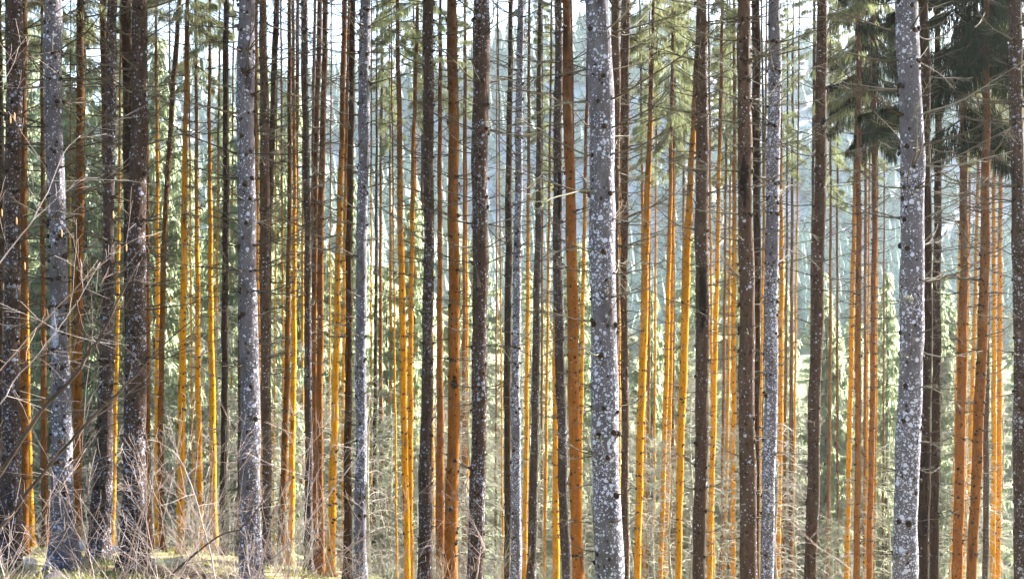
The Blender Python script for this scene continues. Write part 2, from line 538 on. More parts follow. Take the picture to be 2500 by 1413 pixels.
# ------------------------------------------------------------------ the stand of spruces
# kind, left/right edges at photograph rows 120, 710, 1300, crown row (None = above the picture), label
# kinds: L pale lichen, G grey spotted, B brown, D dark brown, R red brown, O amber, F far pale
TREES = [
 ('D', -9, 5, -4, 10, -14, 0, None, 'dark reddish spruce trunk cut through by the left edge of the photo'),
 ('g', 13, 55, 11, 48, -7, 48, None, 'thick dark grey white-flecked spruce, the first whole trunk from the left edge'),
 ('R', 50, 67, 50, 67, 51, 69, None, 'red-brown spruce trunk half hidden behind the first thick grey trunk on the left'),
 ('O', 53, 60, 58, 69, 67, 83, 90, 'slim amber trunk low at far left, emerging to the right of a red-brown trunk'),
 ('R', 99, 107, 99, 111, 102, 119, 110, 'slim amber-brown trunk in the gap left of the second thick grey spruce'),
 ('G', 110, 153, 121, 163, 129, 182, None, 'thick grey spruce with a large white lichen patch at mid height, second from left'),
 ('R', 188, 206, 181, 203, 176, 198, 40, 'dark red-brown spruce just right of the trunk with the white lichen patch'),
 ('R', 246, 263, 248, 265, 220, 242, None, 'red-brown trunk tucked behind the left side of a flared grey-brown spruce'),
 ('g', 261, 286, 250, 278, 219, 270, None, 'grey-brown spruce leaning right with a widely flared foot on mossy ground'),
 ('O', 291, 297, 284, 292, 266, 281, 60, 'slim amber trunk with a glowing right edge beside the flared grey-brown spruce'),
 ('D', 297, 323, 304, 326, 300, 320, None, 'dark brown trunk pressed against the left side of a thick white-flecked dark spruce'),
 ('g', 321, 358, 311, 358, 296, 352, None, 'thick dark white-flecked spruce, third of the thick trunks from the left edge'),
 ('R', 352, 361, 356, 366, 353, 370, None, 'slim red trunk showing along the right edge of the third thick spruce'),
 ('O', 378, 385, 379, 390, 376, 392, 120, 'slim amber trunk standing left of the leaning dark trunk'),
 ('R', 424, 436, 391, 404, 388, 402, None, 'slim dark trunk leaning strongly right in its upper half, left part of the wood'),
 ('O', 450, 460, 440, 456, 430, 449, 60, 'amber trunk with a wide white-lit edge, first right of the strongly leaning trunk'),
 ('O', 475, 482, 476, 488, 481, 497, 190, 'thinnest of the three amber trunks between the leaning trunk and the dark slim one'),
 ('O', 508, 515, 508, 521, 514, 532, 100, 'amber trunk bending right at its foot, third to the right of the leaning trunk'),
 ('D', 545, 559, 542, 558, 536, 550, None, 'slim dark brown trunk just left of the tall grey spruce at left centre'),
 ('B', 585, 598, 582, 594, 578, 591, None, 'brown trunk nearly hidden behind the left edge of the tall grey spruce at left centre'),
 ('G', 580, 622, 582, 627, 588, 638, None, 'tall straight light grey spruce with white specks at left centre of the wood'),
 ('O', 620, 630, 624, 635, 640, 651, None, 'slim amber trunk glowing along the right edge of the tall grey spruce at left centre'),
 ('B', 634, 653, 635, 660, 643, 662, None, 'brown spruce just right of the tall grey trunk at left centre'),
 ('D', 664, 679, 647, 662, 648, 660, None, 'dark trunk leaning left downwards to vanish behind a brown spruce'),
 ('R', 702, 712, 698, 710, 679, 697, None, 'slim red-brown trunk turning amber at its foot, left of a speckled dark trunk'),
 ('O', 712, 720, 713, 724, 701, 718, None, 'slim amber trunk with a white edge, left neighbour of the speckled dark trunk'),
 ('R', 722, 731, 717, 725, 706, 714, None, 'thin red-brown stem showing only high up, left of the speckled dark trunk'),
 ('O', 742, 748, 735, 742, 739, 746, None, 'very thin amber stem along the left edge of the speckled dark trunk'),
 ('g', 735, 752, 743, 760, 743, 763, None, 'dark slim trunk thickly speckled white, between amber stems left of centre'),
 ('R', 763, 771, 760, 768, 770, 778, None, 'thin rust stem behind the left of two close red-brown trunks'),
 ('R', 772, 785, 762, 774, 764, 778, None, 'left of two close red-brown trunks right of the speckled dark trunk'),
 ('R', 786, 800, 774, 790, 776, 791, None, 'right of two close red-brown trunks right of the speckled dark trunk'),
 ('O', 833, 846, 817, 832, 800, 820, None, 'amber trunk leaning left downwards with a broad white edge, left of centre'),
 ('O', 846, 854, 836, 845, 833, 842, None, 'thin amber stem hugging the left side of a dark olive-brown trunk'),
 ('D', 853, 867, 844, 861, 839, 859, None, 'dark olive-brown speckled trunk left of a mid-grey spruce'),
 ('G', 876, 904, 870, 896, 865, 894, None, 'mid-grey spruce with white specks right of the dark olive-brown trunk'),
 ('D', 918, 922, 914, 922, 908, 918, None, 'very thin dark straight stem with many fine twigs left of centre'),
 ('F', 930, 936, 925, 933, 927, 941, 300, 'pale whitish far stem low behind the very thin dark stem'),
 ('O', 949, 952, 950, 957, 948, 959, 330, 'thin pinkish amber stem between a very thin dark stem and a bowed trunk'),
 ('O', 967, 977, 973, 989, 985, 1000, 110, 'amber trunk bowed to the right at its foot, left one of a crossing pair'),
 ('O', 1012, 1021, 998, 1010, 995, 1009, 90, 'amber trunk leaning left downwards, right one of a crossing pair'),
 ('O', 1008, 1013, 1012, 1020, 1016, 1023, 300, 'thin pale amber stem between a crossing pair and a speckled brown spruce'),
 ('R', 1031, 1037, 1026, 1033, 1028, 1035, None, 'thin red stem at the left edge of the speckled brown spruce'),
 ('g', 1033, 1060, 1032, 1058, 1021, 1055, None, 'speckled dark brown spruce left of the broad bright orange trunk'),
 ('O', 1046, 1052, 1048, 1056, 1053, 1063, None, 'thin amber stem at the right edge of the speckled brown spruce'),
 ('F', 1070, 1080, 1067, 1081, 1064, 1086, 260, 'blurred pale grey far trunk just left of the broad bright orange trunk'),
 ('o', 1091, 1117, 1095, 1122, 1086, 1118, None, 'broad bright orange trunk with dark knots, the widest orange one'),
 ('F', 1131, 1137, 1129, 1138, 1126, 1143, 280, 'blurred pale grey far trunk just right of the broad bright orange trunk'),
 ('g', 1153, 1195, 1153, 1191, 1145, 1183, None, 'thick brown-grey flecked spruce at the centre, right of the broad orange trunk'),
 ('F', 1212, 1215, 1210, 1214, 1207, 1213, 700, 'thin reddish sapling right of the thick brown-grey spruce at the centre'),
 ('D', 1240, 1252, 1232, 1249, 1231, 1246, None, 'olive-brown trunk just left of a slim white lichen-covered trunk'),
 ('l', 1262, 1280, 1252, 1272, 1246, 1272, None, 'slim trunk almost white with lichen, right of an olive-brown trunk'),
 ('O', 1288, 1295, 1284, 1293, 1276, 1288, 60, 'slim amber trunk just right of the slim white lichen-covered trunk'),
 ('g', 1312, 1323, 1303, 1319, 1289, 1312, None, 'slim grey-brown trunk leaning left downwards across an amber stem'),
 ('F', 1323, 1326, 1321, 1326, 1319, 1326, 480, 'hair-thin pinkish stem right of a slim grey-brown leaning trunk'),
 ('O', 1356, 1364, 1350, 1361, 1349, 1366, None, 'amber stem showing low on the left of the trunk with a black scar'),
 ('g', 1354, 1373, 1352, 1376, 1368, 1391, None, 'grey flecked trunk with a black scar, leaning right downwards'),
 ('o', 1374, 1395, 1383, 1410, 1394, 1422, None, 'orange-brown trunk with dark whorls, left of the widest pale trunk'),
 ('R', 1392, 1399, 1399, 1407, 1404, 1412, None, 'thin rust stem seen high beside the orange-brown trunk with dark whorls'),
 ('O', 1432, 1440, 1419, 1428, 1410, 1421, None, 'thin amber stem between the orange-brown trunk and the widest pale trunk'),
 ('L', 1431, 1492, 1442, 1506, 1450, 1518, None, 'widest pale grey trunk of all, covered in round white lichen spots'),
 ('B', 1492, 1514, 1495, 1512, 1490, 1506, None, 'reddish trunk seen only high up behind the right edge of the widest pale trunk'),
 ('O', 1515, 1523, 1506, 1517, 1506, 1516, None, 'thin orange stem squeezed between the widest pale trunk and a brown trunk'),
 ('B', 1520, 1538, 1516, 1534, 1518, 1536, None, 'brown knotted trunk right of the widest pale trunk'),
 ('O', 1589, 1597, 1565, 1583, 1550, 1566, 130, 'golden amber trunk leaning left downwards, first right of the widest pale trunk'),
 ('O', 1561, 1566, 1566, 1574, 1568, 1577, 300, 'thin amber stem crossing behind the first golden leaning trunk'),
 ('F', 1584, 1589, 1582, 1588, 1578, 1586, 420, 'faint pale stem low behind the first golden leaning trunk'),
 ('O', 1638, 1645, 1626, 1637, 1609, 1621, 330, 'left of two parallel amber trunks under pale drooping foliage right of centre'),
 ('O', 1643, 1649, 1637, 1645, 1621, 1633, 300, 'right of two parallel amber trunks under pale drooping foliage right of centre'),
 ('R', 1646, 1651, 1641, 1648, 1634, 1645, 400, 'thin rust-red stem low beside two parallel amber trunks'),
 ('O', 1668, 1672, 1664, 1671, 1655, 1663, 330, 'thin amber stem high up left of the brightest golden trunk'),
 ('O', 1698, 1707, 1665, 1684, 1650, 1665, None, 'brightest golden trunk, leaning left downwards from behind a knotted brown spruce'),
 ('B', 1698, 1726, 1698, 1731, 1694, 1725, None, 'knotted brown spruce with a black scar at mid height, right of the brightest golden trunk'),
 ('O', 1758, 1766, 1744, 1755, 1728, 1742, 60, 'slim amber trunk leaning left, between two thick brown spruces'),
 ('F', 1772, 1777, 1766, 1773, 1758, 1766, 420, 'faint grey stem low between the two thick brown spruces'),
 ('O', 1781, 1785, 1778, 1784, 1768, 1775, 420, 'thin golden stem left of a scaly amber trunk between two thick brown spruces'),
 ('O', 1789, 1796, 1787, 1798, 1783, 1796, 300, 'scaly amber trunk at the left edge of the thicker brown spruce'),
 ('B', 1802, 1835, 1803, 1840, 1807, 1848, None, 'thick reddish-brown spruce with few white dots and dark streaks, right of centre'),
 ('D', 1835, 1857, 1840, 1857, 1838, 1853, None, 'dark rust trunk behind the right edge of the thick reddish-brown spruce'),
 ('D', 1858, 1863, 1861, 1867, 1849, 1856, None, 'thin dark stem left of the white-spotted pale trunk on the right'),
 ('l', 1875, 1906, 1868, 1901, 1858, 1889, None, 'white-spotted pale spruce leaning right upwards, first pale trunk right of the brown ones'),
 ('O', 1900, 1907, 1902, 1913, 1895, 1907, None, 'golden stem along the right edge of the white-spotted leaning pale spruce'),
 ('F', 1921, 1925, 1917, 1923, 1910, 1918, 420, 'faint pinkish far stem right of the golden stem on the right'),
 ('F', 1933, 1939, 1929, 1937, 1925, 1937, 560, 'brownish far trunk low left of the grey-brown leaning spruce on the right'),
 ('B', 1994, 2020, 1982, 2011, 1966, 1996, None, 'grey-brown spruce with a black scar high up, leaning left downwards on the right'),
 ('R', 1984, 1992, 1979, 1986, 1972, 1980, 120, 'thin red stem at the upper left edge of the grey-brown leaning spruce'),
 ('F', 2025, 2029, 2024, 2031, 2017, 2026, 480, 'thin pale pink stem alone in the bright gap right of the grey-brown leaning spruce'),
 ('F', 2044, 2048, 2041, 2047, 2043, 2049, 560, 'thin dull far stem low in the bright gap on the right'),
 ('O', 2090, 2096, 2076, 2087, 2062, 2075, 100, 'amber trunk leaning left downwards, leftmost of three in front of the bright right gap'),
 ('o', 2091, 2102, 2089, 2103, 2085, 2101, 260, 'straight orange-brown trunk, middle of three left of the rough grey spruce'),
 ('F', 2111, 2117, 2109, 2116, 2107, 2114, 420, 'dull reddish far stem between two orange trunks left of the rough grey spruce'),
 ('o', 2127, 2140, 2127, 2140, 2117, 2131, 330, 'orange trunk under dark foliage, nearest to the left of the rough grey spruce'),
 ('O', 2141, 2145, 2138, 2143, 2133, 2139, None, 'hair-thin amber stem at the right foot of the orange trunk under dark foliage'),
 ('F', 2158, 2161, 2156, 2160, 2153, 2158, 700, 'thin dull sapling close to the left of the rough grey spruce'),
 ('L', 2190, 2245, 2197, 2254, 2183, 2241, None, 'thick rough-barked grey spruce with crooked branches and dense white lichen on the right'),
 ('D', 2245, 2268, 2254, 2275, 2241, 2270, None, 'dark brown trunk touching the right side of the rough grey spruce'),
 ('D', 2282, 2296, 2279, 2298, 2270, 2293, None, 'second dark brown trunk to the right of the rough grey spruce'),
 ('o', 2345, 2358, 2341, 2362, 2327, 2352, 330, 'dark-topped orange trunk under the black-green foliage mass at upper right'),
 ('O', 2346, 2352, 2338, 2345, 2320, 2329, None, 'thin amber stem at the left foot of the dark-topped orange trunk'),
 ('O', 2368, 2373, 2361, 2367, 2350, 2356, None, 'thin yellow stem at the right edge of the dark-topped orange trunk'),
 ('O', 2385, 2390, 2377, 2386, 2351, 2362, 380, 'thin red-orange stem leaning left between two thicker orange trunks on the right'),
 ('o', 2400, 2414, 2390, 2414, 2365, 2389, 120, 'orange-brown trunk leaning left downwards in the right-hand cluster'),
 ('B', 2402, 2412, 2403, 2416, 2399, 2413, None, 'dull brown trunk behind the leaning orange-brown trunk in the right-hand cluster'),
 ('O', 2421, 2428, 2422, 2432, 2418, 2431, 360, 'left of two slim bright orange trunks near the right edge'),
 ('O', 2440, 2447, 2436, 2447, 2432, 2444, 350, 'right of two slim bright orange trunks near the right edge'),
 ('g', 2464, 2496, 2473, 2505, 2475, 2510, None, 'brown-grey white-dotted spruce cut through by the right edge of the photo'),
]
THIN = 'hair-thin golden stem far back in the stand, seen between thicker trunks'
gg = random.Random(404)
for cx in (172, 337, 415, 466, 530, 566, 672, 690, 806, 906, 962, 1044, 1140, 1222, 1338, 1600, 1736, 1862, 1944, 2120):
    hw, ln = gg.uniform(1.8, 3.2), gg.uniform(-7, 12)
    TREES.append(('O', cx + ln - hw * .85, cx + ln + hw * .85, cx - hw, cx + hw, cx - ln - hw * 1.15, cx - ln + hw * 1.15, None, THIN))
# kind: warmth, lichen, tone
KIND = {'L': (.0, 1.0, .98), 'l': (.0, 1.15, 1.02), 'G': (.08, .42, 1.05), 'g': (.36, .38, .52), 'B': (.42, .15, .70),
        'D': (.48, .07, .30), 'R': (.80, .03, .52), 'O': (1.0, .0, 1.0), 'o': (.77, .02, 1.0), 'F': (.75, .0, .8)}


def spline3(z, zs, vs):
    """quadratic through three points, straight beyond them"""
    (z0, z1, z2), (v0, v1, v2) = zs, vs           # z0 top, z2 bottom

    def q(t):
        return (v0 * (t - z1) * (t - z2) / ((z0 - z1) * (z0 - z2)) + v1 * (t - z0) * (t - z2) / ((z1 - z0) * (z1 - z2))
                + v2 * (t - z0) * (t - z1) / ((z2 - z0) * (z2 - z1)))
    if z > z0:
        s = (q(z0) - q(z0 - .2)) / .2
        d = z - z0
        return q(z0) + s * d / (1 + d / 12)
    if z < z2:
        s = (q(z2 + .2) - q(z2)) / .2
        return q(z2) + s * (z - z2)
    return q(z)


def depth_for(kind, w):
    if kind == 'F':
        return F * .30 / w if w > 8 else 88 - 4 * (w - 4)
    dia = min(.36, max(.20, .18 + .0028 * w))
    return F * dia / w


MARKS = [('grey flecked trunk with a black scar', 480, .35, 75, 0), ('knotted brown spruce with a black scar', 725, -.1, 85, 0),
         ('grey-brown spruce with a black scar', 305, .4, 26, 0), ('thick reddish-brown spruce with few', 440, -.3, 60, 0),
         ('thick grey spruce with a large white lichen patch', 800, -.2, 85, 1), ('broad bright orange trunk with', 935, .2, 16, 0)]
placed = []
rows = (120, 710, 1300)
specs = []
for t in TREES:
    w = (t[2] - t[1] + t[4] - t[3] + t[6] - t[5]) / 3
    d = depth_for(t[0], w)
    d = min(max(d, 15), 88)
    if t[8] == THIN:
        d = 62 + (len(specs) * 7.3) % 24
    specs.append([t, w, d])
# keep stems that cross in the picture apart in depth (thinner one further back)
order = sorted(range(len(specs)), key=lambda i: specs[i][2])
for n, i in enumerate(order):
    t, w, d = specs[i]
    moved = True
    while moved:
        moved = False
        for j in order[:n]:
            u, wu, du = specs[j]
            gap = (min(t[1], t[3], t[5]) - max(u[2], u[4], u[6]), min(u[1], u[3], u[5]) - max(t[2], t[4], t[6]))
            if max(gap) < 6 and abs(d - du) < .9:
                d = du + .95
                moved = True
    specs[i][2] = d
    order[:n + 1] = sorted(order[:n + 1], key=lambda k: specs[k][2])

n_branch = 0
for idx, (t, w, d) in enumerate(specs):
    kind, crown_row, label = t[0], t[7], t[8]
    zs = [(CY - r) / F * d for r in rows]
    xs = [((t[1 + 2 * k] + t[2 + 2 * k]) / 2 - CX) / F * d for k in range(3)]
    rs = [(t[2 + 2 * k] - t[1 + 2 * k]) / 2 / F * d for k in range(3)]
    # base
    zb = -.24 * d
    for _ in range(4):
        xb = spline3(zb, zs, xs)
        zb = ground_z(xb, d) - .05
    grow = 1.0
    top = max(.25 * d + 5, 9 + rng.uniform(0, 2)) + 6
    if kind == 'F':
        top = zs[0] + 6
    root = empty('spruce_tree', (xb, d, zb))
    tag(root, label, 'tree', 'thin stems far back in the stand' if label == THIN else 'trunks of the spruce stand')
    # trunk
    sides = 20 if w > 24 else (14 if w > 12 else 10)
    step = .22 if w > 12 else .4
    nz = int((top - zb) / step)
    g = random.Random(idx * 13 + 5)
    ph = [g.uniform(0, 6.28) for _ in range(6)]
    vs, fs = [], []
    ring_z = [zb - .25 + (top - zb + .25) * k / nz for k in range(nz + 1)]
    zc0 = max(zs[0], 5.0)
    for k, z in enumerate(ring_z):
        cx = spline3(z, zs, xs) - xb + .010 * math.sin(z * 1.9 + ph[0]) + .011 * math.sin(z * .8 + ph[1]) + .004 * math.sin(z * 5.3 + ph[2])
        cy = .02 * math.sin(z * .35 + ph[2])
        r = spline3(min(max(z, zs[2]), zs[0]), zs, rs)
        if z > zs[0]:
            r *= max(.06, 1 - (z - zs[0]) / (top - zs[0]))
        hb = z - zb
        fl = .75 * math.exp(-max(hb - .05, 0) / .20) + .16 * math.exp(-max(hb, 0) / 1.0)
        for s in range(sides):
            a = 2 * math.pi * s / sides
            r_l = r * (1 + .035 * math.sin(z * 3.1 + ph[3]) + .02 * math.sin(z * 7.7 + ph[1]))
            rr = r_l * (1 + fl * (1 + .45 * math.sin(a * 5 + ph[3]) + .25 * math.sin(a * 2 + ph[5])) + .025 * math.sin(a * 3 + z * 1.3 + ph[4]) + .018 * math.sin(a * 5 - z * 4.1 + ph[5]))
            vs.append((cx + rr * math.cos(a), cy + rr * math.sin(a), hb))
    for k in range(nz):
        for s in range(sides):
            s2 = (s + 1) % sides
            fs.append((k * sides + s, k * sides + s2, (k + 1) * sides + s2, (k + 1) * sides + s))
    fs.append(tuple(nz * sides + s for s in range(sides)))
    # live crown
    zc = (CY - crown_row) / F * d if crown_row is not None else .25 * d + rng.uniform(1.2, 3.5)
    # dead branches, whorl by whorl
    z = max(zb + 1.0, -.215 * d)
    zt = min(zc + .8, .25 * d)
    lim = (98 if label != THIN else 40) if kind != 'F' else 26
    cnt = 0
    whorls = []
    while z < zt:
        whorls.append(z)
        z += g.uniform(.28, .50) * (1.0 if d < 40 else 1.25)
    mb = MB()
    mb.add(vs, fs)
    for z in whorls:
        for q in range(g.randint(3, 6)):
            az = g.uniform(0, 6.28)
            zz = z + g.uniform(-.04, .04) - (.12 if g.random() < .15 else 0)
            rz = spline3(min(max(zz, zs[2]), zs[0]), zs, rs)
            cx = spline3(zz, zs, xs) - xb
            ku = g.uniform(.4, .95) * min(1, .45 + rz * 4)
            ca, sa, hb = math.cos(az), math.sin(az), zz - zb
            mb.tube([(cx + rz * .90 * ca, rz * .90 * sa, hb - .012), (cx + (rz + .006) * ca, (rz + .006) * sa, hb), (cx + (rz + .022) * ca, (rz + .022) * sa, hb + .006)],
                    [.062 * ku, .044 * ku, .016 * ku], 7, 1)
            if g.random() < .45:
                ln = g.uniform(.03, .12)
                mb.tube([(cx + rz * ca, rz * sa, hb), (cx + (rz + ln) * ca, (rz + ln) * sa, hb + ln * g.uniform(-.2, .6))], [.014 * ku, .008 * ku], 5, 1)
    tr = mb.build('trunk', [M_BARK, M_KNOT], root)
    a, b, c = KIND[kind]
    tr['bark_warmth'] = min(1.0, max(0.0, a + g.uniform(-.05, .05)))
    tr['lichen_cover'] = max(0.0, b * g.uniform(.85, 1.15))
    row, sx, ln, pw = next((m_[1:] for m_ in MARKS if m_[0] in label), (0, 0, 0, 0))
    zm = (CY - row) / F * d
    tr['shade_height'] = (CY - (690 if kind == 'o' else 530)) / F * d - zb + g.uniform(-1.5, 1.5)  # level where painted bounce turns to painted shade on each stem
    tr['mark_height'] = zm - zb
    tr['mark_side'] = spline3(zm, zs, xs) - xb + sx * spline3(zm, zs, rs)
    tr['mark_length'] = float(ln) / F * d
    tr['mark_is_pale'] = float(pw)
    tr['bark_tone'] = c * g.uniform(.88, 1.12)
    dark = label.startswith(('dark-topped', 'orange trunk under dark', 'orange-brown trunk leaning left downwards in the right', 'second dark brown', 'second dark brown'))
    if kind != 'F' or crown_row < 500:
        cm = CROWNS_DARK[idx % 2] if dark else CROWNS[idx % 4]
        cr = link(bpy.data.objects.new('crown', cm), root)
        k = (top + .4 - zc) / 10.5
        k = max(.35, k)
        xyk = min(1.15, .55 + .5 * k) * g.uniform(.75, 1.0) * (.8 if kind in 'OF' and w < 14 else 1)
        cr.location = (spline3(zc + 2, zs, xs) - xb, 0, zc - zb)
        cr.rotation_euler = (0, 0, g.uniform(0, 6.28))
        cr.scale = (xyk, xyk, k)
    per = min(5.0, lim / max(1, len(whorls)))
    for z in whorls:
        up = smooth(-.16 * d, .10 * d, z)          # more and longer branches higher up
        for q in range(int(per) + (1 if g.random() < per % 1 else 0)):
            if g.random() > .55 + .6 * up:
                continue
            az = g.uniform(0, 2 * math.pi)
            ln = g.uniform(.2, .65) + up * g.uniform(.15, 1.05)
            if d < 36:
                ln += up * g.uniform(0, .35)
            if g.random() < .18:
                ln *= .3
            pale = kind in 'Ll' and g.random() < .3 or (kind == 'F' and g.random() < .5)
            me = (BRPALE if pale else BR)[g.randrange(8 if pale else 14)]
            o = bpy.data.objects.new('dead_branch', me)
            rz = spline3(min(max(z, zs[2]), zs[0]), zs, rs) * .93
            o.location = (spline3(z, zs, xs) - xb + rz * math.cos(az), rz * math.sin(az), z - zb)
            o.rotation_euler = (g.uniform(-.5, .5), -(g.uniform(-.24, .20) + .14 * up), az)
            th = .9 if d < 34 else 1.5
            o.scale = (ln, th * (ln * .5 + .5), th * (ln * .5 + .5))
            link(o, root)
            n_branch += 1
    placed.append((xb, d, root))
print('stand trees', len(specs), 'dead branches', n_branch)

# ------------------------------------------------------------------ sunlit trees behind the stand
FAR = [crown_mesh('far_crown', 24.0, 3.3, 230, 58, .52, .075, 50 + k, [M_FARNEEDLE, M_PALE], low=.25, droop=.4, prof=.8) for k in range(4)]


def bare_mesh(seed, H=9.0):
    """young leafless tree: arching pale dead branches in one mesh"""
    g = random.Random(seed)
    mb = MB()
    for i in range(95):
        t = i / 95
        h = H * (.06 + .92 * t)
        az = g.uniform(0, 6.28)
        L = (1 - t) ** .7 * g.uniform(1.0, 2.4) + .25
        dz = Vector((math.cos(az), math.sin(az), 0))
        pts = [Vector((0, 0, h)) + dz * (L * s) + Vector((0, 0, L * (.45 * s - .75 * s * s))) for s in (0, .25, .5, .75, 1)]
        mb.tube(pts, [.016, .013, .010, .007, .003], 3, cap=False)
        for k in range(7):
            s = g.uniform(.3, 1)
            j = min(3, int(s * 4))
            p = pts[j].lerp(pts[j + 1], s * 4 - j)
            e = p + (dz * g.uniform(.1, .8) + Vector((g.uniform(-.7, .7), g.uniform(-.7, .7), g.uniform(-1.0, .1)))).normalized() * g.uniform(.25, .75)
            mb.tube([p, p.lerp(e, .5) + Vector((0, 0, .05)), e], [.008, .006, .003], 3, cap=False)
    return mb.mesh('bare_branches', M_PALE)


def stem_mesh(H, r, m):
    mb = MB()
    n = 9
    mb.tube([(.06 * math.sin(k * 1.3), .05 * math.cos(k * 1.7), H * k / (n - 1) - .3 * (k == 0)) for k in range(n)],
            [r * (1 - .92 * k / (n - 1)) * (1.35 if k == 0 else 1) for k in range(n)], 8)
    return mb.mesh('stem', m)


BARE = [bare_mesh(70 + k) for k in range(3)]
STEM_FAR = stem_mesh(24.6, .24, M_TWIG)
STEM_BARE = stem_mesh(9.2, .07, M_PALE)


def far_tree(px, d, h, v, wide=1.0):
    x = (px - CX) / F * d
    root = empty('background_spruce', (x, d, ground_z(x, d) - .1), rng.uniform(0, 6.28))
    tag(root, 'pale green sunlit spruce standing in the bright haze behind the stand', 'tree', 'sunlit spruces behind the stand')
    s = h / 24.0
    for nm, me, z in (('trunk', STEM_FAR, 0), ('crown', FAR[v % 4], .4)):
        o = link(bpy.data.objects.new(nm, me), root)
        o.location = (0, 0, z)
        o.scale = (s * wide, s * wide, s)


def young_spruce(px, d, h, v):
    x = (px - CX) / F * d
    root = empty('young_spruce', (x, d, ground_z(x, d) - .1), rng.uniform(0, 6.28))
    tag(root, 'young pale green spruce low in the bright clearing behind the stand', 'tree', 'young spruces in the clearing')
    s = h / 24.0
    for nm, me in (('trunk', STEM_FAR), ('crown', FAR[v % 4])):
        o = link(bpy.data.objects.new(nm, me), root)
        o.scale = (s * 2.1, s * 2.1, s)


def bare_tree(px, d, h, v):
    x = (px - CX) / F * d
    root = empty('leafless_sapling', (x, d, ground_z(x, d) - .1), rng.uniform(0, 6.28))
    tag(root, 'small leafless tree with arching bleached branches between the trunks', 'tree', 'bleached leafless saplings behind the stand')
    s = h / 9.0
    for nm, me in (('trunk', STEM_BARE), ('branches', BARE[v % 3])):
        o = link(bpy.data.objects.new('branch_spray' if nm == 'branches' else nm, me), root)
        o.scale = (s * 1.15, s * 1.15, s)


k = 0
g = random.Random(21)
for px in range(-120, 640, 84):                  # left: tall, close, up to the top of the picture
    far_tree(px + g.uniform(-20, 20), g.uniform(74, 96), g.uniform(25, 32), k, g.uniform(.9, 1.2)); k += 1
for px in (-60, 60, 330, 520, 640, 740):
    far_tree(px + g.uniform(-30, 30), g.uniform(104, 140), g.uniform(28, 36), k, g.uniform(1, 1.3)); k += 1
for px in range(640, 1180, 78):                  # centre left: a little lower
    far_tree(px + g.uniform(-25, 25), g.uniform(84, 120), g.uniform(20, 30), k); k += 1
for px in range(1160, 2640, 92):                 # centre and right: low, with bright gaps above
    far_tree(px + g.uniform(-35, 35), g.uniform(108, 175), g.uniform(18, 32), k, g.uniform(1.1, 1.7)); k += 1
for px in (1330, 1600, 1640, 1900, 2010, 2050, 2160, 2300, 2400):
    far_tree(px + g.uniform(-12, 12), g.uniform(88, 105), g.uniform(22, 30), k, .9); k += 1
for px in list(range(360, 1160, 36)) + list(range(1180, 2500, 52)):
    bare_tree(px + g.uniform(-25, 25), g.uniform(56, 86), g.uniform(8, 14), k); k += 1
for px in range(1120, 2520, 38):
    bare_tree(px + g.uniform(-25, 25), g.uniform(84, 135), g.uniform(13, 24), k); k += 1
for px in range(60, 400, 60):
    bare_tree(px + g.uniform(-25, 25), g.uniform(58, 72), g.uniform(5, 9), k); k += 1

for px in range(1140, 2540, 30):
    young_spruce(px + g.uniform(-15, 15), g.uniform(92, 165), g.uniform(4, 11), k); k += 1
# wood on the far hillside, one mass
mb = MB()
g = random.Random(5)
for i in range(2600):
    y = g.uniform(285, 655)
    x = g.uniform(-.55, .55) * y
    z = max(hill_z(x, y), ground_z(x, y))
    h, r = g.uniform(9, 18), g.uniform(2.2, 4)
    a0 = g.uniform(0, 6)
    vs = []
    for lv, (fr, fz) in enumerate(((.25, .05), (1, .12), (.45, .5), (.6, .52), (.12, .9))):
        for s in range(6):
            a = a0 + s * math.pi / 3 + lv * .5
            vs.append((x + r * fr * math.cos(a) * g.uniform(.7, 1.2), y + r * fr * math.sin(a), z + h * fz))
    vs.append((x, y, z + h))
    fs = [(l * 6 + s, l * 6 + (s + 1) % 6, l * 6 + 6 + (s + 1) % 6, l * 6 + 6 + s) for l in range(4) for s in range(6)]
    fs += [(24 + s, 24 + (s + 1) % 6, 30) for s in range(6)]
    mb.add(vs, fs)
tag(mb.build('hillside_wood', leaf_material('far_wood', (.13, .18, .165), (.31, .37, .32), (.33, .39, .29), tfac=.1), smooth=False),  # distance haze painted into the pale blue-green
    'hazy blue-green wood covering the far hillside', 'wood', kind='stuff')

# ------------------------------------------------------------------ hazel shrubs in front
def shoot(mb, p, d, L, r, g, depth=0, sag=.0):
    """one winding shoot with side twigs, all in one mesh"""
    n = 9 if depth == 0 else 5
    pts, rad = [Vector(p)], [r]
    d = Vector(d).normalized()
    for i in range(1, n):
        d = (d + Vector((g.uniform(-.14, .14), g.uniform(-.10, .10), g.uniform(-.12, .12) - sag))).normalized()
        pts.append(pts[-1] + d * (L / (n - 1)))
        rad.append(max(.0011, r * (1 - .85 * i / (n - 1))))
    mb.tube(pts, rad, 5 if depth == 0 else 3, cap=False)
    if depth < 2:
        for k in range(7 if depth == 0 else 3):
            i = g.randint(2 if depth == 0 else 1, n - 2)
            t = (pts[i + 1] - pts[i]).normalized()
            sd = Vector((g.uniform(-1, 1), g.uniform(-.6, .6), g.uniform(-.5, .9))).normalized()
            shoot(mb, pts[i], t * .8 + sd * .75, L * g.uniform(.18, .42), rad[i] * .6, g, depth + 1, sag)


def ground_at(px, d):
    x = (px - CX) / F * d
    return Vector((x, d, ground_z(x, d)))


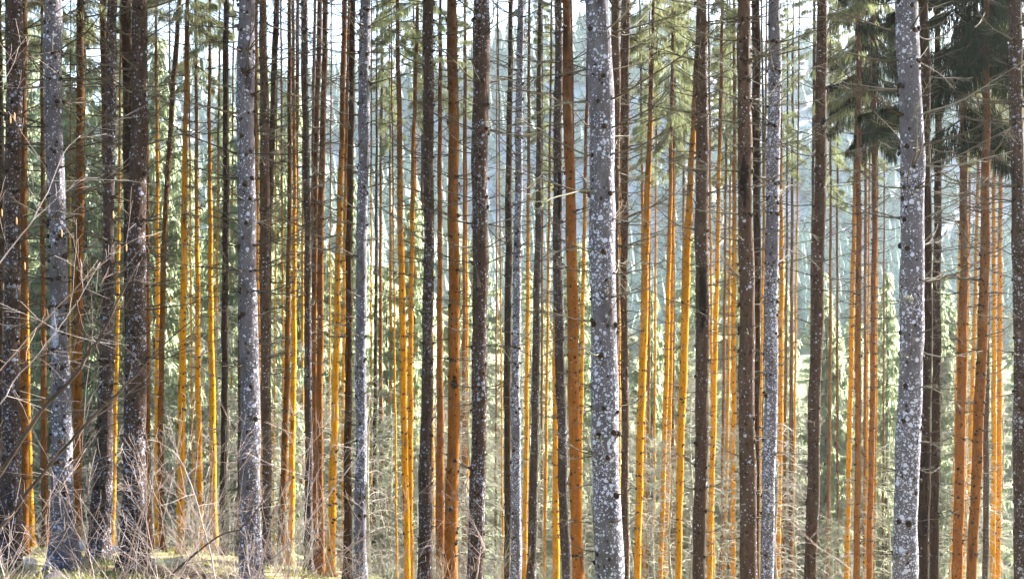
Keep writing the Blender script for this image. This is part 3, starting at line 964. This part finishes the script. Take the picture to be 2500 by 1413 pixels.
def shrub(base_px, d, label, n, seed, hmin, hmax, lean, rad=.0058, material=None):
    g = random.Random(seed)
    b = ground_at(base_px, d)
    root = empty('hazel_shrub', b)
    tag(root, label, 'shrub', 'bare hazel shrubs at the edge of the wood')
    for k in range(n):
        mb = MB()
        a = lean + g.uniform(-1.05, 1.05)
        dr = Vector((math.sin(a), g.uniform(-.35, .35), max(.25, math.cos(a))))
        shoot(mb, (g.uniform(-.25, .25), g.uniform(-.3, .3), -.05), dr, g.uniform(hmin, hmax), rad * g.uniform(.6, 1.3), g, 0, g.uniform(-.01, .05))
        mb.build('shoot', material or M_HAZEL, root)
    return root


def stem(root, pts, d0, d1, r0, r1, material, name='stem', seed=1):
    """a traced stem of a shrub, from the shrub's base outwards, with side twigs"""
    g = random.Random(seed)
    n = len(pts)
    P = [at(px, py, d0 + (d1 - d0) * i / (n - 1)) - root.location for i, (px, py) in enumerate(pts)]
    out, rad = [], []
    for i in range(n - 1):
        for k in range(4):
            s = k / 4
            p0, p1, p2, p3 = P[max(0, i - 1)], P[i], P[i + 1], P[min(n - 1, i + 2)]
            out.append(.5 * ((2 * p1) + (p2 - p0) * s + (2 * p0 - 5 * p1 + 4 * p2 - p3) * s * s + (3 * p1 - p0 - 3 * p2 + p3) * s ** 3)
                       + Vector((g.uniform(-.006, .006), 0, g.uniform(-.006, .006))))
    out.append(P[-1])
    m = len(out)
    rad = [r0 + (r1 - r0) * i / (m - 1) for i in range(m)]
    mb = MB()
    mb.tube(out, rad, 7)
    for k in range(m // 2):
        i = g.randint(m // 5, m - 2)
        t = (out[i + 1] - out[i]).normalized()
        sd = Vector((g.uniform(-1, 1), g.uniform(-.7, .7), g.uniform(-.6, .9))).normalized()
        shoot(mb, out[i], t * .7 + sd, g.uniform(.25, .8), rad[i] * .38, g, 1, .02)
    return mb.build(name, material, root)


H1 = shrub(-60, 9.5, 'large bare hazel at the left edge whose long dark stems slant up to the right', 20, 3, 1.2, 2.6, .75, .0055)
stem(H1, [(-150, 1310), (-60, 1235), (0, 1155), (100, 1005), (186, 914), (211, 869), (261, 793), (296, 718), (340, 640)], 9.5, 9.9, .022, .006, M_HAZELDARK, seed=2)
stem(H1, [(-140, 1400), (0, 1286), (60, 1210), (141, 1110), (241, 1004), (322, 924), (382, 859), (482, 768)], 9.5, 9.2, .018, .004, M_HAZELDARK, seed=3)
stem(H1, [(-110, 800), (0, 638), (65, 558), (116, 467), (156, 372), (196, 332)], 9.5, 9.8, .0065, .0025, M_HAZEL, seed=4)
stem(H1, [(-120, 1130), (0, 984), (35, 929), (100, 854), (150, 793), (190, 733), (245, 640)], 9.6, 9.9, .0065, .0025, M_HAZEL, seed=5)
stem(H1, [(-90, 1000), (0, 905), (90, 800), (200, 690), (290, 610), (350, 575)], 9.4, 9.7, .0055, .002, M_HAZEL, seed=6)
stem(H1, [(-120, 330), (-30, 220), (15, 190), (45, 115)], 9.5, 9.6, .006, .002, M_HAZEL, seed=7)
stem(H1, [(188, 735), (196, 780), (210, 812), (226, 840)], 9.8, 9.9, .007, .003, M_HAZELDARK, seed=8)
H2 = shrub(330, 11.5, 'low tangled bare hazel in front of the thick trunks at lower left', 26, 9, 1.0, 2.3, -.15)
stem(H2, [(360, 1470), (420, 1400), (532, 1311), (598, 1281), (660, 1190)], 11.5, 11.2, .013, .004, M_HAZELDARK, seed=12)
stem(H2, [(300, 1440), (345, 1250), (400, 1180), (455, 1120)], 11.5, 11.6, .009, .003, M_HAZEL, seed=13)
stem(H2, [(530, 1440), (512, 1340), (497, 1290), (467, 1180), (430, 1110), (400, 1085)], 11.6, 11.4, .009, .003, M_HAZEL, seed=14)
H3 = shrub(640, 12.5, 'bare hazel with a dense fan of pale twigs below the tall grey spruce', 30, 17, 1.0, 2.5, .1)
stem(H3, [(560, 1450), (700, 1330), (800, 1210), (880, 1100), (905, 1020)], 12.5, 12.8, .010, .003, M_HAZEL, seed=22)
stem(H3, [(620, 1450), (660, 1290), (690, 1200), (740, 1110), (790, 1050)], 12.5, 12.3, .010, .003, M_HAZEL, seed=23)
stem(H3, [(700, 1440), (860, 1330), (940, 1290), (1010, 1225)], 12.6, 12.5, .009, .003, M_HAZEL, seed=24)
H4 = shrub(860, 13.0, 'sparse bare hazel of thin pale shoots at the foot of the mid-grey spruce', 16, 29, .8, 1.7, .0)
H5 = shrub(1160, 13.5, 'single crooked pale hazel shoot in front of the thick brown-grey spruce', 1, 33, .4, .5, .1)
stem(H5, [(1150, 1440), (1165, 1400), (1170, 1360), (1180, 1330), (1160, 1285), (1146, 1255), (1140, 1215)], 13.5, 13.5, .011, .003, M_HAZEL, seed=34)
H6 = shrub(1800, 13.0, 'small bare hazel with spreading pale twigs at the foot of the thick reddish-brown spruce', 22, 41, .6, 1.25, .0, .0055)
H7 = shrub(2030, 13.5, 'thin bare hazel twigs at the foot of the grey-brown leaning spruce', 9, 47, .5, 1.0, -.1, .0055)
stem(H7, [(2060, 1450), (2075, 1390), (1985, 1325), (1990, 1300)], 13.5, 13.5, .006, .003, M_HAZEL, seed=48)
H8 = shrub(2260, 13.0, 'thin forked bare hazel shoot in front of the rough grey spruce', 4, 53, .5, .85, .2, .006)

g = random.Random(77)
for px, py in ((25, 283), (35, 275), (276, 515), (4, 510), (40, 530), (308, 595), (150, 560), (60, 640)):
    p = at(px, py, 9.7)
    mb = MB()
    mb.tube([(0, 0, 0), (.002, 0, -.015), (0, .002, -.035), (.003, 0, -.055), (.003, 0, -.062)], [.002, .0055, .0065, .005, .002], 6)
    o = mb.build('catkin', M_CATKIN, H1)
    o.location = p - H1.location

# bushes further in, at the feet of the amber trunks
SPRAY = []
for k in range(3):
    mb = MB()
    gg = random.Random(300 + k)
    for i in range(20):
        a = gg.uniform(0, 6.28)
        ti = gg.uniform(.1, .8)
        shoot(mb, (gg.uniform(-.2, .2), gg.uniform(-.2, .2), -.05), (math.cos(a) * ti, math.sin(a) * ti, 1), gg.uniform(.8, 2.2), .008, gg, 0, .03)
    SPRAY.append(mb.mesh('twig_spray', M_PALE))
g = random.Random(99)
for px in list(range(180, 1250, 70)) + list(range(1300, 2480, 110)):
    d = g.uniform(24, 58)
    o = link(bpy.data.objects.new('undergrowth_bush', SPRAY[g.randrange(3)]))
    o.location = ground_at(px + g.uniform(-25, 25), d)
    o.rotation_euler = (0, 0, g.uniform(0, 6.28))
    s = g.uniform(.6, 1.3)
    o.scale = (s, s, s)
    tag(o, 'small bleached leafless bush on the forest floor among the trunks', 'bush', 'leafless bushes on the forest floor')

# ------------------------------------------------------------------ forest floor
M_STONE = simple_material('mossy_stone', (.20, .18, .16), (.44, .41, .38), 5, c=(.26, .30, .06), rand=.8, bump=.6)
M_PINK = simple_material('pinkish_stone', (.36, .25, .20), (.55, .42, .36), 7, bump=.6)
M_LOG = simple_material('rotten_log', (.06, .045, .03), (.20, .14, .09), 9, bump=.7)
M_LOGPALE = simple_material('weathered_log', (.24, .22, .19), (.42, .40, .36), 9, bump=.7)
M_GRASS = leaf_material('floor_plants', (.09, .10, .03), (.24, .24, .07), (.4, .4, .10), tfac=.4)
M_STRAW = leaf_material('dry_grass', (.13, .125, .06), (.30, .28, .16), (.40, .40, .22), tfac=.3)


def stone(px, py, d, r, m, label, seed):
    g = random.Random(seed)
    x = (px - CX) / F * d
    bz = ground_z(x, d)
    mb = MB()
    n1, n2 = 14, 9
    ph = [g.uniform(0, 6) for _ in range(5)]
    vs, fs = [], []
    for i in range(n2 + 1):
        th = math.pi * i / n2
        for j in range(n1):
            a = 2 * math.pi * j / n1
            k = 1 + .16 * math.sin(2 * a + ph[0]) * math.sin(th) + .12 * math.sin(3 * a + 2 * th + ph[1]) + .07 * math.sin(7 * a + 5 * th + ph[2])
            vs.append((r * k * math.sin(th) * math.cos(a), r * .8 * k * math.sin(th) * math.sin(a), r * .68 * k * math.cos(th)))
    for i in range(n2):
        for j in range(n1):
            j2 = (j + 1) % n1
            fs.append((i * n1 + j, i * n1 + j2, i * n1 + n1 + j2, i * n1 + n1 + j))
    mb.add(vs, fs)
    o = mb.build('stone', m)
    o.location = (x, d, bz + r * .3)
    return tag(o, label, 'stone', 'stones on the forest floor')


stone(132, 1390, 17.5, .13, M_PINK, 'rounded pinkish stone in the bottom left corner near the lichen-patched trunk', 1)
stone(152, 1400, 17.0, .09, M_PINK, 'smaller pinkish stone lying right beside the rounded pinkish one', 2)
stone(375, 1375, 22.0, .19, M_STONE, 'mossy pale stone at the foot of the slim red trunk', 3)
stone(410, 1372, 24.0, .16, M_STONE, 'pale stone in front of the leaning slim trunk', 4)
stone(446, 1378, 22.5, .22, M_STONE, 'largest mossy stone below the first white-edged amber trunk', 5)
stone(262, 1380, 21.5, .14, M_STONE, 'small mossy stone in front of the flared grey-brown spruce', 6)
stone(60, 1360, 24.0, .25, M_STONE, 'broad pale stone at the foot of the red-brown trunk on the far left', 7)


def log(p0, p1, r, m, label, seed):
    g = random.Random(seed)
    a, b = Vector(p0), Vector(p1)
    mb = MB()
    n = 12
    root = empty('fallen_log', a)
    pts = [(b - a) * (k / (n - 1)) + Vector((0, 0, .03 * math.sin(k * .9))) for k in range(n)]
    mb.tube(pts, [r * (1 - .35 * k / (n - 1)) * g.uniform(.94, 1.06) for k in range(n)], 12)
    mb.build('log_trunk', m, root)
    for k in range(5):
        i = g.randint(1, n - 2)
        s = MB()
        dr = Vector((g.uniform(-.3, .3), g.uniform(-.5, .5), 1)).normalized()
        s.tube([pts[i], pts[i] + dr * (r + g.uniform(.05, .3))], [.016, .007], 5)
        s.build('branch_stub', m, root)
    tag(root, label, 'log', 'fallen logs')


def gp(px, d, up):
    p = ground_at(px, d)
    p.z += up
    return p


log(gp(345, 19.5, .10), gp(545, 20.5, .08), .09, M_LOG, 'dark rotten log lying across the mossy ground right of the third thick spruce', 1)
log(gp(165, 33.0, .35), gp(330, 31.0, .18), .13, M_LOGPALE, 'pale weathered log behind the flared grey-brown spruce', 2)


def blades(name, n, px0, px1, d0, d1, h0, h1, w, m, seed, label, cat):
    g = np.random.default_rng(seed)
    cl = max(1, n // 14)
    cpx, cd = g.uniform(px0, px1, cl), d0 + (d1 - d0) * g.random(cl) ** 1.3
    P = []
    for a, b in zip(cpx, cd):
        for k in range(14):
            x = (a - CX) / F * b + g.normal(0, .12)
            y = b + g.normal(0, .14)
            P.append((x, y, ground_z(x, y) - .02))
    P = np.array(P)
    n = len(P)
    a = g.uniform(0, 2 * math.pi, n)
    D = np.stack([np.cos(a) * .45, np.sin(a) * .45, np.ones(n)], 1) + g.normal(0, .2, (n, 3))
    D /= np.linalg.norm(D, axis=1)[:, None]
    b = a + math.pi / 2
    W = np.stack([np.cos(b), np.sin(b), np.zeros(n)], 1)
    v, f = leaflets(P, D, W, g.uniform(h0, h1, n), w * g.uniform(.6, 1.4, n))
    mb = MB()
    mb.add(v, f.tolist())
    tag(mb.build(name, m, smooth=False), label, cat, kind='stuff')


blades('floor_plants', 26000, -80, 1250, 15.5, 48, .05, .18, .014, M_GRASS, 1, 'low green moss and bilberry plants on the forest floor', 'ground cover')
blades('dry_grass', 13000, -80, 2600, 16, 80, .14, .5, .016, M_STRAW, 2, 'dry straw-coloured grass on the forest floor', 'grass')

# ------------------------------------------------------------------ haze
HAZE = .00011
mb = MB()
X, Y0, Y1, Z0, Z1 = 560, -70, 720, -60, 172
mb.add([(-X, Y0, Z0), (X, Y0, Z0), (X, Y1, Z0), (-X, Y1, Z0), (-X, Y0, Z1), (X, Y0, Z1), (X, Y1, Z1), (-X, Y1, Z1)],
       [(3, 2, 1, 0), (4, 5, 6, 7), (0, 1, 5, 4), (1, 2, 6, 5), (2, 3, 7, 6), (3, 0, 4, 7)])
m, nt, out = mat('haze_air')
pv = nd(nt, 'ShaderNodeVolumePrincipled', i_Density=HAZE, i_Anisotropy=.35)
pv.inputs['Color'].default_value = (.80, .90, 1.0, 1)
nt.links.new(pv.outputs[0], out.inputs['Volume'])
hz = mb.build('haze', m, smooth=False)
tag(hz, 'thin bright morning haze between and behind the trees', 'haze', kind='stuff')

# ------------------------------------------------------------------ light
SUN_EL, SUN_AZ = 28.0, 56.0          # azimuth to the right of the view direction, behind the trees
w = bpy.data.worlds.new('World')
sc.world = w
w.use_nodes = True
nt = w.node_tree
bg = nt.nodes['Background']
sky = nt.nodes.new('ShaderNodeTexSky')
sky.sky_type = 'NISHITA'
sky.sun_disc = False
sky.sun_elevation = R(SUN_EL)
sky.sun_rotation = R(SUN_AZ)
sky.dust_density = 1.5
nt.links.new(sky.outputs[0], bg.inputs[0])
bg.inputs[1].default_value = .053
sd = bpy.data.lights.new('sun', 'SUN')
sd.energy = 5.0
sd.angle = R(.5)
sd.color = (1, .95, .86)
so = link(bpy.data.objects.new('sun', sd))
dirv = Vector((math.sin(R(SUN_AZ)) * math.cos(R(SUN_EL)), math.cos(R(SUN_AZ)) * math.cos(R(SUN_EL)), math.sin(R(SUN_EL))))
so.rotation_euler = (-dirv).to_track_quat('-Z', 'Y').to_euler()
so.location = dirv * 60

# ------------------------------------------------------------------ camera and render
cd = bpy.data.cameras.new('camera')
cd.sensor_width = 36
cd.lens = F / 2500 * 36
cd.clip_start = .1
cd.clip_end = 4000
co = link(bpy.data.objects.new('camera', cd))
co.rotation_euler = (R(90), 0, 0)
sc.camera = co
vs = sc.view_settings
vs.view_transform = 'Standard'
vs.look = 'None'
vs.exposure = 3.3
vs.gamma = 1
c = sc.cycles
c.use_denoising = True
c.max_bounces = 6
c.diffuse_bounces = 4
c.transmission_bounces = 4
c.transparent_max_bounces = 12
c.volume_bounces = 1
c.caustics_reflective = c.caustics_refractive = False
